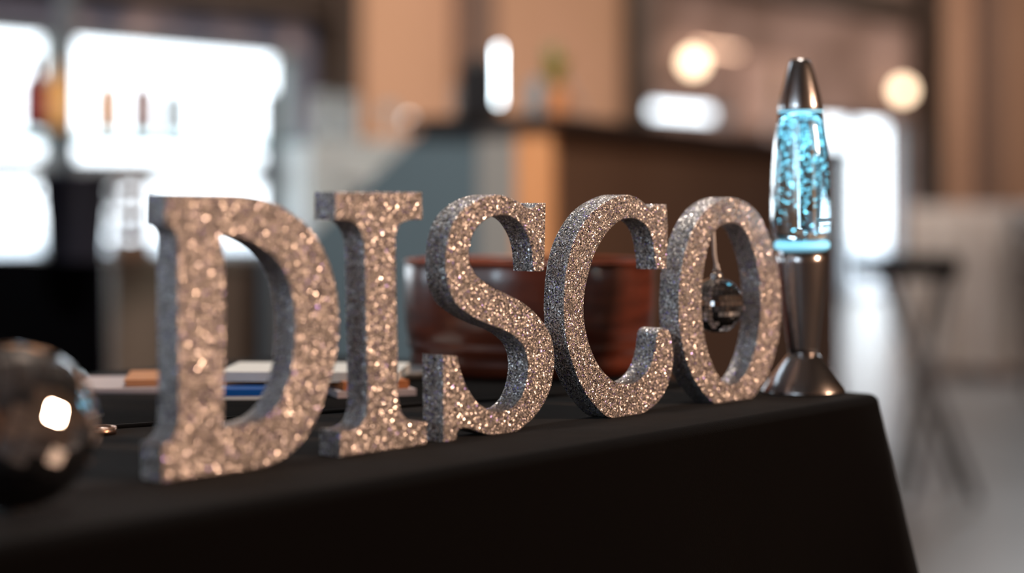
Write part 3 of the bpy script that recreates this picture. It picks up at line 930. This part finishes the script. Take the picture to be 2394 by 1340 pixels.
# ---------------------------------------------------------------- pendant lamps and other lights on the far wall
M_bulb = emit('warm_globe', (1.0, .74, .50, 1), 6.0)
def sconce(a, z, label, r=.085):
    o = empty('wall_lamp', room(a, .02, z), ROOM_ROT)
    tag(o, label, 'lamp')
    MB().lathe([(0, -r)] + [(r * math.sin(t), -r * math.cos(t)) for t in [math.pi * k / 14 for k in range(1, 14)]] + [(0, r)], 28).build('globe', M_bulb, o, 0, Matrix.Translation((0, -.14, 0)))
    MB().tube([(0, 0, -.05), (0, -.07, -.12), (0, -.14, -r - .01), (0, -.14, -r + .01)], .008).build('arm', M_dark, o)
    MB().box(-.04, .04, -.015, .0, -.09, .0).build('wall_plate', M_dark, o)
sconce(4.29, 2.125, 'glowing warm globe wall lamp above the small window, beside the dark column')
sconce(8.12, 2.085, 'glowing warm globe wall lamp above the glazed door on the right')
def picture_light():
    o = empty('picture_light', room(4.72, .02, 2.26), ROOM_ROT)
    tag(o, 'slim warm picture light on the wall right of the left globe lamp', 'picture light')
    MB().tube([(-.32, -.10, 0), (.32, -.10, 0)], .014, 12).build('light_bar', emit('peach_light', (1.0, .62, .42, 1), 4.0), o)
    MB().tube([(0, 0, .03), (0, -.10, .015)], .008).build('arm', M_dark, o)
picture_light()
o = empty('framed_picture', room(5.75, .02, 1.62), ROOM_ROT)
tag(o, 'large pale pinkish picture on the far wall between window and lava lamp', 'picture')
MB().box(-.52, .52, -.03, .0, .02, .62).build('picture_panel', noisy(mat('pale_pink_print', lin(196, 166, 156), .7), 3, lin(170, 140, 132)), o)
MB().box(-.56, .56, -.02, .001, -.02, .66).build('frame', mat('wood_frame', lin(150, 116, 100), .6), o)

# ---------------------------------------------------------------- stool, tables and furniture on the right
def bar_stool():
    Y = 5.5
    o = empty('bar_stool', Vector((at(2135, 1170, Y).x, Y, 0)))
    tag(o, 'black-topped stool with crossed grey legs on the floor right of the table', 'stool')
    bx = o.location.x
    def L(x, y, dy):
        p = at(x, y, Y)
        return (p.x - bx, dy, max(p.z, .0))
    S = mat('black_seat', lin(12, 10, 10), .9, 0, Specular_IOR_Level=.05)
    r = .158
    cx = at(2121, 0, Y).x - bx
    MB().lathe([(0, .682), (r - .01, .682), (r, .690), (r, .740), (r - .006, .748), (0, .750)], 48, cx, 0).build('seat', S, o)
    G = mat('grey_steel_leg', lin(96, 94, 96), .45, .3)
    for dy in (-.10, .10):
        zt = .683
        MB().tube([(cx - .06, dy, zt), (L(2262, 1172, dy)[0], dy * 1.2, .012)], .0135, 12).build('leg', G, o)
        MB().tube([(cx + .115, dy * .8, zt), (L(2106, 1172, dy)[0], dy * 1.1, .012)], .0135, 12).build('leg', G, o)
    MB().tube([(L(2168, 836, 0)[0], -.115, .435), (L(2168, 836, 0)[0], .115, .435)], .010, 10).build('pivot_bar', G, o)
bar_stool()

def draped_table():
    p = room(0, 0)
    o = empty('cocktail_table', Vector((2.56, 9.75, 0)), ROOM_ROT)
    tag(o, 'low white-clothed table in the hall on the right', 'table')
    M_w = noisy(mat('off_white_cloth', lin(176, 166, 160), .8), 4, lin(162, 150, 144))
    vs, fs = [], []
    n = 120
    for k, z in enumerate((.905, .90, .6, .3, .06)):
        for i in range(n):
            a = 2 * math.pi * i / n
            x, y = math.cos(a), math.sin(a)
            m = max(abs(x), abs(y))
            sx, sy = x / m * .34, y / m * .26
            wv = (1 + .035 * k * math.sin(a * 14) * (k > 1) + .02 * k)
            vs.append((sx * wv, sy * wv, z))
    for k in range(4):
        for i in range(n):
            a, b = k * n + i, k * n + (i + 1) % n
            fs.append((a, b, b + n, a + n))
    fs.append(tuple(range(n)))
    MB().add(vs, fs, True).build('cloth', M_w, o)
    for x in (-.3, .3):
        for y in (-.22, .22):
            MB().tube([(x, y, 0), (x, y, .88)], .02).build('leg', mat('leg_wood', lin(170, 110, 80), .5), o)
draped_table()

def dining_chair(loc, rz, label):
    o = empty('dining_chair', loc, rz)
    tag(o, label, 'chair')
    W = mat('dark_brown_wood', lin(58, 40, 30), .5)
    MB().box(-.21, .21, -.21, .21, .43, .47).build('seat', W, o, .008)
    for x in (-.18, .18):
        MB().tube([(x, -.18, 0), (x, -.18, .43)], .018).build('leg', W, o)
        MB().tube([(x, .18, 0), (x, .19, .47), (x, .25, .90)], .018).build('leg', W, o)
    b = MB()
    for z in (.58, .70, .82):
        b.box(-.18, .18, .195 + (z - .47) * .12, .215 + (z - .47) * .12, z - .03, z + .03)
    b.build('backrest', W, o)
dining_chair(Vector((2.72, 8.6, 0)), .9, 'dark brown wooden chair at the right edge of the photo')

# ---------------------------------------------------------------- left side: black table, bucket, counter, bottles
def black_table():
    c = Vector((-1.36, 3.85, 0))
    o = empty('cocktail_table', c, ROOM_ROT)
    tag(o, 'black-draped table on the left behind the large mirror ball', 'table')
    z = EYE - (600 - 488) / F * 4.2
    vs, fs = [], []
    n = 96
    for k, zz in enumerate((z, z - .004, z - .3, .02)):
        for i in range(n):
            a = 2 * math.pi * i / n
            x, y = math.cos(a), math.sin(a)
            m = max(abs(x), abs(y))
            s = 1 + (.0, .006, .015, .03)[k] + (.012 * math.sin(a * 16) if k > 1 else 0)
            vs.append((x / m * .40 * s, y / m * .26 * s, zz))
    for k in range(3):
        for i in range(n):
            a, b = k * n + i, k * n + (i + 1) % n
            fs.append((a, b, b + n, a + n))
    fs.append(tuple(range(n)))
    MB().add(vs, fs, True).build('cloth', mat('deep_black_cloth', (.0012, .0013, .0018, 1), 1.0, 0, Specular_IOR_Level=.0), o)
    for x in (-.35, .35):
        for y in (-.2, .2):
            MB().tube([(x, y, 0), (x, y, z - .02)], .015).build('leg', M_dark, o)
    return z
zb = black_table()
def bucket():
    p = Vector((at(176, 600, 3.88).x, 3.88, zb + .0005))
    o = empty('ice_bucket', p)
    tag(o, 'dark navy tapered bucket standing on the black-draped table', 'bucket')
    r0, r1, h = .058, .076, .19
    MB().lathe([(0, 0), (r0, 0), (r0 + .002, .003), (r1 - .002, h - .01), (r1 + .003, h - .008), (r1 + .003, h), (r1 - .004, h), (r0 - .004, .01), (0, .01)], 48).build('body', mat('dark_navy_metal', lin(40, 42, 56), .35, .4), o)
    for s in (-1, 1):
        MB().torus(.018, .004, 0, 20, 8).build('handle', M_dark, o, 0, Matrix.Translation((s * (r1 - .002), 0, h - .04)) @ Matrix.Rotation(math.pi / 2, 4, 'X'))
bucket()

def back_counter():
    o = empty('service_counter', Vector((at(262, 0, 5.6).x, 5.6, 0)), ROOM_ROT - .55)
    tag(o, 'taupe wooden service counter below the big window, seen through the D', 'counter')
    T = noisy(mat('taupe_board', lin(104, 92, 82), .6), 2.2, lin(74, 56, 44), lo=.35, hi=.65, stretch=(1.6, 1, .15))
    h = EYE - (598 - 488) / F * 5.7
    MB().box(0, .78, 0, .5, .08, h - .03).build('body', T, o, .003)
    MB().box(.03, .75, .03, .48, 0, .08).build('plinth', M_dark, o)
    MB().box(-.015, .80, -.02, .52, h - .03, h).build('worktop', mat('grey_brown_top', lin(96, 84, 74), .5), o, .003)
    for x in (.02, .275, .53):
        d = MB().box(x, x + .235, -.012, 0, .1, h - .05).build('door', T, o, .003)
        MB().tube([(x + .2, -.012, .4), (x + .2, -.035, .41), (x + .2, -.035, .49), (x + .2, -.012, .5)], .005).build('handle', M_bright, d)
    return h
hc = back_counter()
def crate():
    p = Vector((at(305, 0, 5.85).x, 5.85, hc + .0005))
    o = empty('wooden_crate', p, .5)
    tag(o, 'brown upright wooden crate on the service counter left of the D', 'crate')
    W = noisy(mat('brown_crate_wood', lin(112, 80, 58), .6), 6, lin(84, 58, 42), stretch=(1, 1, 6))
    w, h = .055, .27
    b = MB()
    for z in (0, .072, .144, .216):
        b.box(-w, w, -w, -w + .008, z, z + .052).box(-w, w, w - .008, w, z, z + .052)
        b.box(-w, -w + .008, -w, w, z, z + .052).box(w - .008, w, -w, w, z, z + .052)
    b.build('slats', W, o)
    for sx_ in (-1, 1):
        for sy_ in (-1, 1):
            MB().box(min(sx_ * (w - .008), sx_ * (w - .022)), max(sx_ * (w - .008), sx_ * (w - .022)), min(sy_ * (w - .008), sy_ * (w - .022)), max(sy_ * (w - .008), sy_ * (w - .022)), 0, h).build('corner_post', W, o)
    MB().box(-w + .009, w - .009, -w + .009, w - .009, .002, .01).build('bottom', W, o)
crate()

# steel and glass bottle shelf in front of the window
def gantry_pt(x, d=0.0):
    k = (x - 1197) / F
    b = Vector((-1.2967, 4.55, 0)) + RV * (-d)
    l = (k * b.y - b.x) / (RU.x - k * RU.y)
    return b + RU * l
ZS = 1.098
def gantry():
    p0, p1 = gantry_pt(-260), gantry_pt(735)
    L = (p1 - p0).length
    o = empty('bottle_shelf', p0, ROOM_ROT)
    tag(o, 'glass bottle shelf on steel posts in front of the big bright window', 'shelf')
    G = mat('shelf_glass', (.80, .90, .90, 1), .05, 0, Transmission_Weight=.9, IOR=1.1)
    MB().box(0, L, -.02, .20, ZS - .010, ZS).build('glass_shelf', M_pane2, o)
    S = mat('grey_post_steel', lin(120, 128, 136), .35, .5)
    xp = (gantry_pt(154, .167) - p0).dot(RU)
    for x in (.02, xp, L - .02):
        MB().box(x - .025, x + .025, .155, .18, 0, 2.3 if x == xp else 1.25).build('post', S, o, .004)
    MB().box(0, L, .160, .175, ZS - .03, ZS - .011).build('rail', S, o)
    return o
def pane2():
    m = bpy.data.materials.new('greenish_shelf_glass')
    m.use_nodes = True
    nt = m.node_tree
    nt.nodes.clear()
    out = nt.nodes.new('ShaderNodeOutputMaterial')
    mix = nt.nodes.new('ShaderNodeMixShader')
    mix.inputs[0].default_value = 0.15
    t = nt.nodes.new('ShaderNodeBsdfTransparent')
    t.inputs[0].default_value = (.72, .80, .80, 1)
    g = nt.nodes.new('ShaderNodeBsdfGlossy')
    g.inputs['Roughness'].default_value = 0.05
    nt.links.new(t.outputs[0], mix.inputs[1])
    nt.links.new(g.outputs[0], mix.inputs[2])
    nt.links.new(mix.outputs[0], out.inputs[0])
    return m
M_pane2 = pane2()
gantry()
def bottle_proto(name):
    o = empty(name, (0, 0, 0))
    prof = [(0, 0), (.036, 0), (.039, .004), (.039, .175), (.034, .195), (.018, .215), (.0145, .225), (.0145, .262), (.016, .264), (.016, .270), (.0135, .271), (0, .271)]
    b = MB().lathe(prof, 32).build('body', None, o)
    c = MB().lathe([(0, .271), (.0150, .271), (.0155, .275), (.0155, .298), (.0140, .300), (0, .300)], 20).build('cap', None, o)
    l = MB().lathe([(.0392, .05), (.0395, .051), (.0395, .129), (.0392, .13)], 32).build('label_band', None, o)
    return o
BOT = [(-28, 'deep red', (90, 22, 34), 1.05, 1.0, 'deep red bottle on the glass shelf at the left edge'),
       (80, 'dark red', (116, 20, 34), 1.0, 1.0, 'dark red bottle on the glass shelf, left of the amber one'),
       (134, 'amber', (232, 176, 104), 1.05, 1.0, 'pale amber bottle beside the steel post of the shelf'),
       (252, 'orange', (206, 138, 52), 1.05, .95, 'slim orange liquor bottle on the shelf against the bright window'),
       (334, 'brown', (140, 96, 84), 1.10, .98, 'brown bottle right of the orange one on the glass shelf'),
       (406, 'grey', (72, 84, 80), 1.0, .9, 'dark green-grey bottle, rightmost on the glass shelf')]
proto = bottle_proto('liquor_bottle')
kids = list(proto.children)
for i, (x, cn, rgb, sc_, hz, label) in enumerate(BOT):
    if i == 0:
        r = proto
        ks = kids
    else:
        r = proto.copy()
        COL.objects.link(r)
        ks = []
        for ch in kids:
            c = ch.copy()
            c.data = ch.data.copy()
            COL.objects.link(c)
            c.parent = r
            ks.append(c)
    r.location = gantry_pt(x, .06) + Vector((0, 0, ZS + .0004))
    r.scale = (sc_ * .84, sc_ * .84, hz * .66)
    tag(r, label, 'bottle', 'liquor bottles on the glass shelf')
    mats = (mat(cn.replace(' ', '_') + '_liquor_glass', lin(*rgb), .12, 0, Transmission_Weight=.25),
            mat(cn.replace(' ', '_') + '_bottle_cap', lin(50, 46, 44), .5),
            mat(cn.replace(' ', '_') + '_bottle_band', lin(*[min(255, int(c * .85 + 30)) for c in rgb]), .7))
    for c, mm in zip(ks, mats):
        c.data.materials.clear()
        c.data.materials.append(mm)

# pale cabinet and glassware between window and bar
def glass_cabinet():
    p = at(828, 0, 7.0)
    o = empty('glass_washer', Vector((p.x, 7.1, 0)), .35)
    tag(o, 'pale grey-white cabinet behind the sloping end of the bar', 'cabinet')
    Pm = noisy(mat('pale_grey_enamel', lin(214, 220, 220), .4), 5, lin(188, 196, 200))
    h = EYE + (488 - 330) / F * 7.0
    MB().box(-.24, .24, -.2, .2, .08, h).build('body', Pm, o, .01)
    MB().box(-.21, .21, -.18, .18, 0, .08).build('plinth', M_dark, o)
    d = MB().box(-.21, .21, -.215, -.2, .12, h - .10).build('door', Pm, o, .004)
    MB().tube([(-.12, -.215, h - .16), (-.12, -.245, h - .16), (.12, -.245, h - .16), (.12, -.215, h - .16)], .008).build('handle', M_bright, d)
    return h
hg = glass_cabinet()
M_tum = mat('frosted_glassware', lin(222, 234, 240), .25, 0, Transmission_Weight=.35)
def tumbler(x, Y, r, h, label):
    o = MB().lathe([(0, 0), (r * .85, 0), (r * .88, .004), (r, h), (r - .003, h), (r * .82, .012), (0, .012)], 28).build('glass_carafe', M_tum)
    o.location = (at(x, 0, Y).x, Y, hg + .0005)
    tag(o, label, 'glass', 'tall glasses on the pale cabinet')
    return o
tumbler(752, 7.08, .046, .19, 'tall frosted glass on the pale cabinet beside the dark column')
tumbler(812, 7.14, .042, .185, 'tall frosted glass on the pale cabinet, right of its twin')
o = tag(MB().lathe([(0, 0), (.022, 0), (.024, .004), (.004, .010), (.004, .07), (.010, .078), (.026, .095), (.030, .12), (.026, .15), (.024, .15), (.027, .12), (.020, .095), (0, .082)], 28).build('wine_glass', M_tum), 'stemmed wine glass at the right end of the pale cabinet', 'glass')
o.location = (at(905, 0, 7.0).x, 7.1, hg + .0005)
# small round lamp left of the bar top
def desk_lamp():
    p = Vector((at(955, 0, 6.2).x, 6.2, 0))
    o = empty('floor_lamp', p)
    tag(o, 'thin floor lamp with a small pale globe left of the bar top', 'lamp')
    z = EYE + (488 - 279) / F * 6.2
    MB().lathe([(0, 0), (.12, 0), (.12, .015), (.01, .02), (0, .02)], 32).build('base', M_dark, o)
    MB().tube([(0, 0, .02), (0, 0, z - .012)], .006).build('pole', M_bright, o)
    MB().lathe([(0, z - .014)] + [(.014 * math.sin(t), z - .014 * math.cos(t)) for t in [math.pi * k / 8 for k in range(1, 8)]] + [(0, z + .014)], 16).build('globe', emit('pale_globe', (.9, .88, .86, 1), 2.5), o)
desk_lamp()
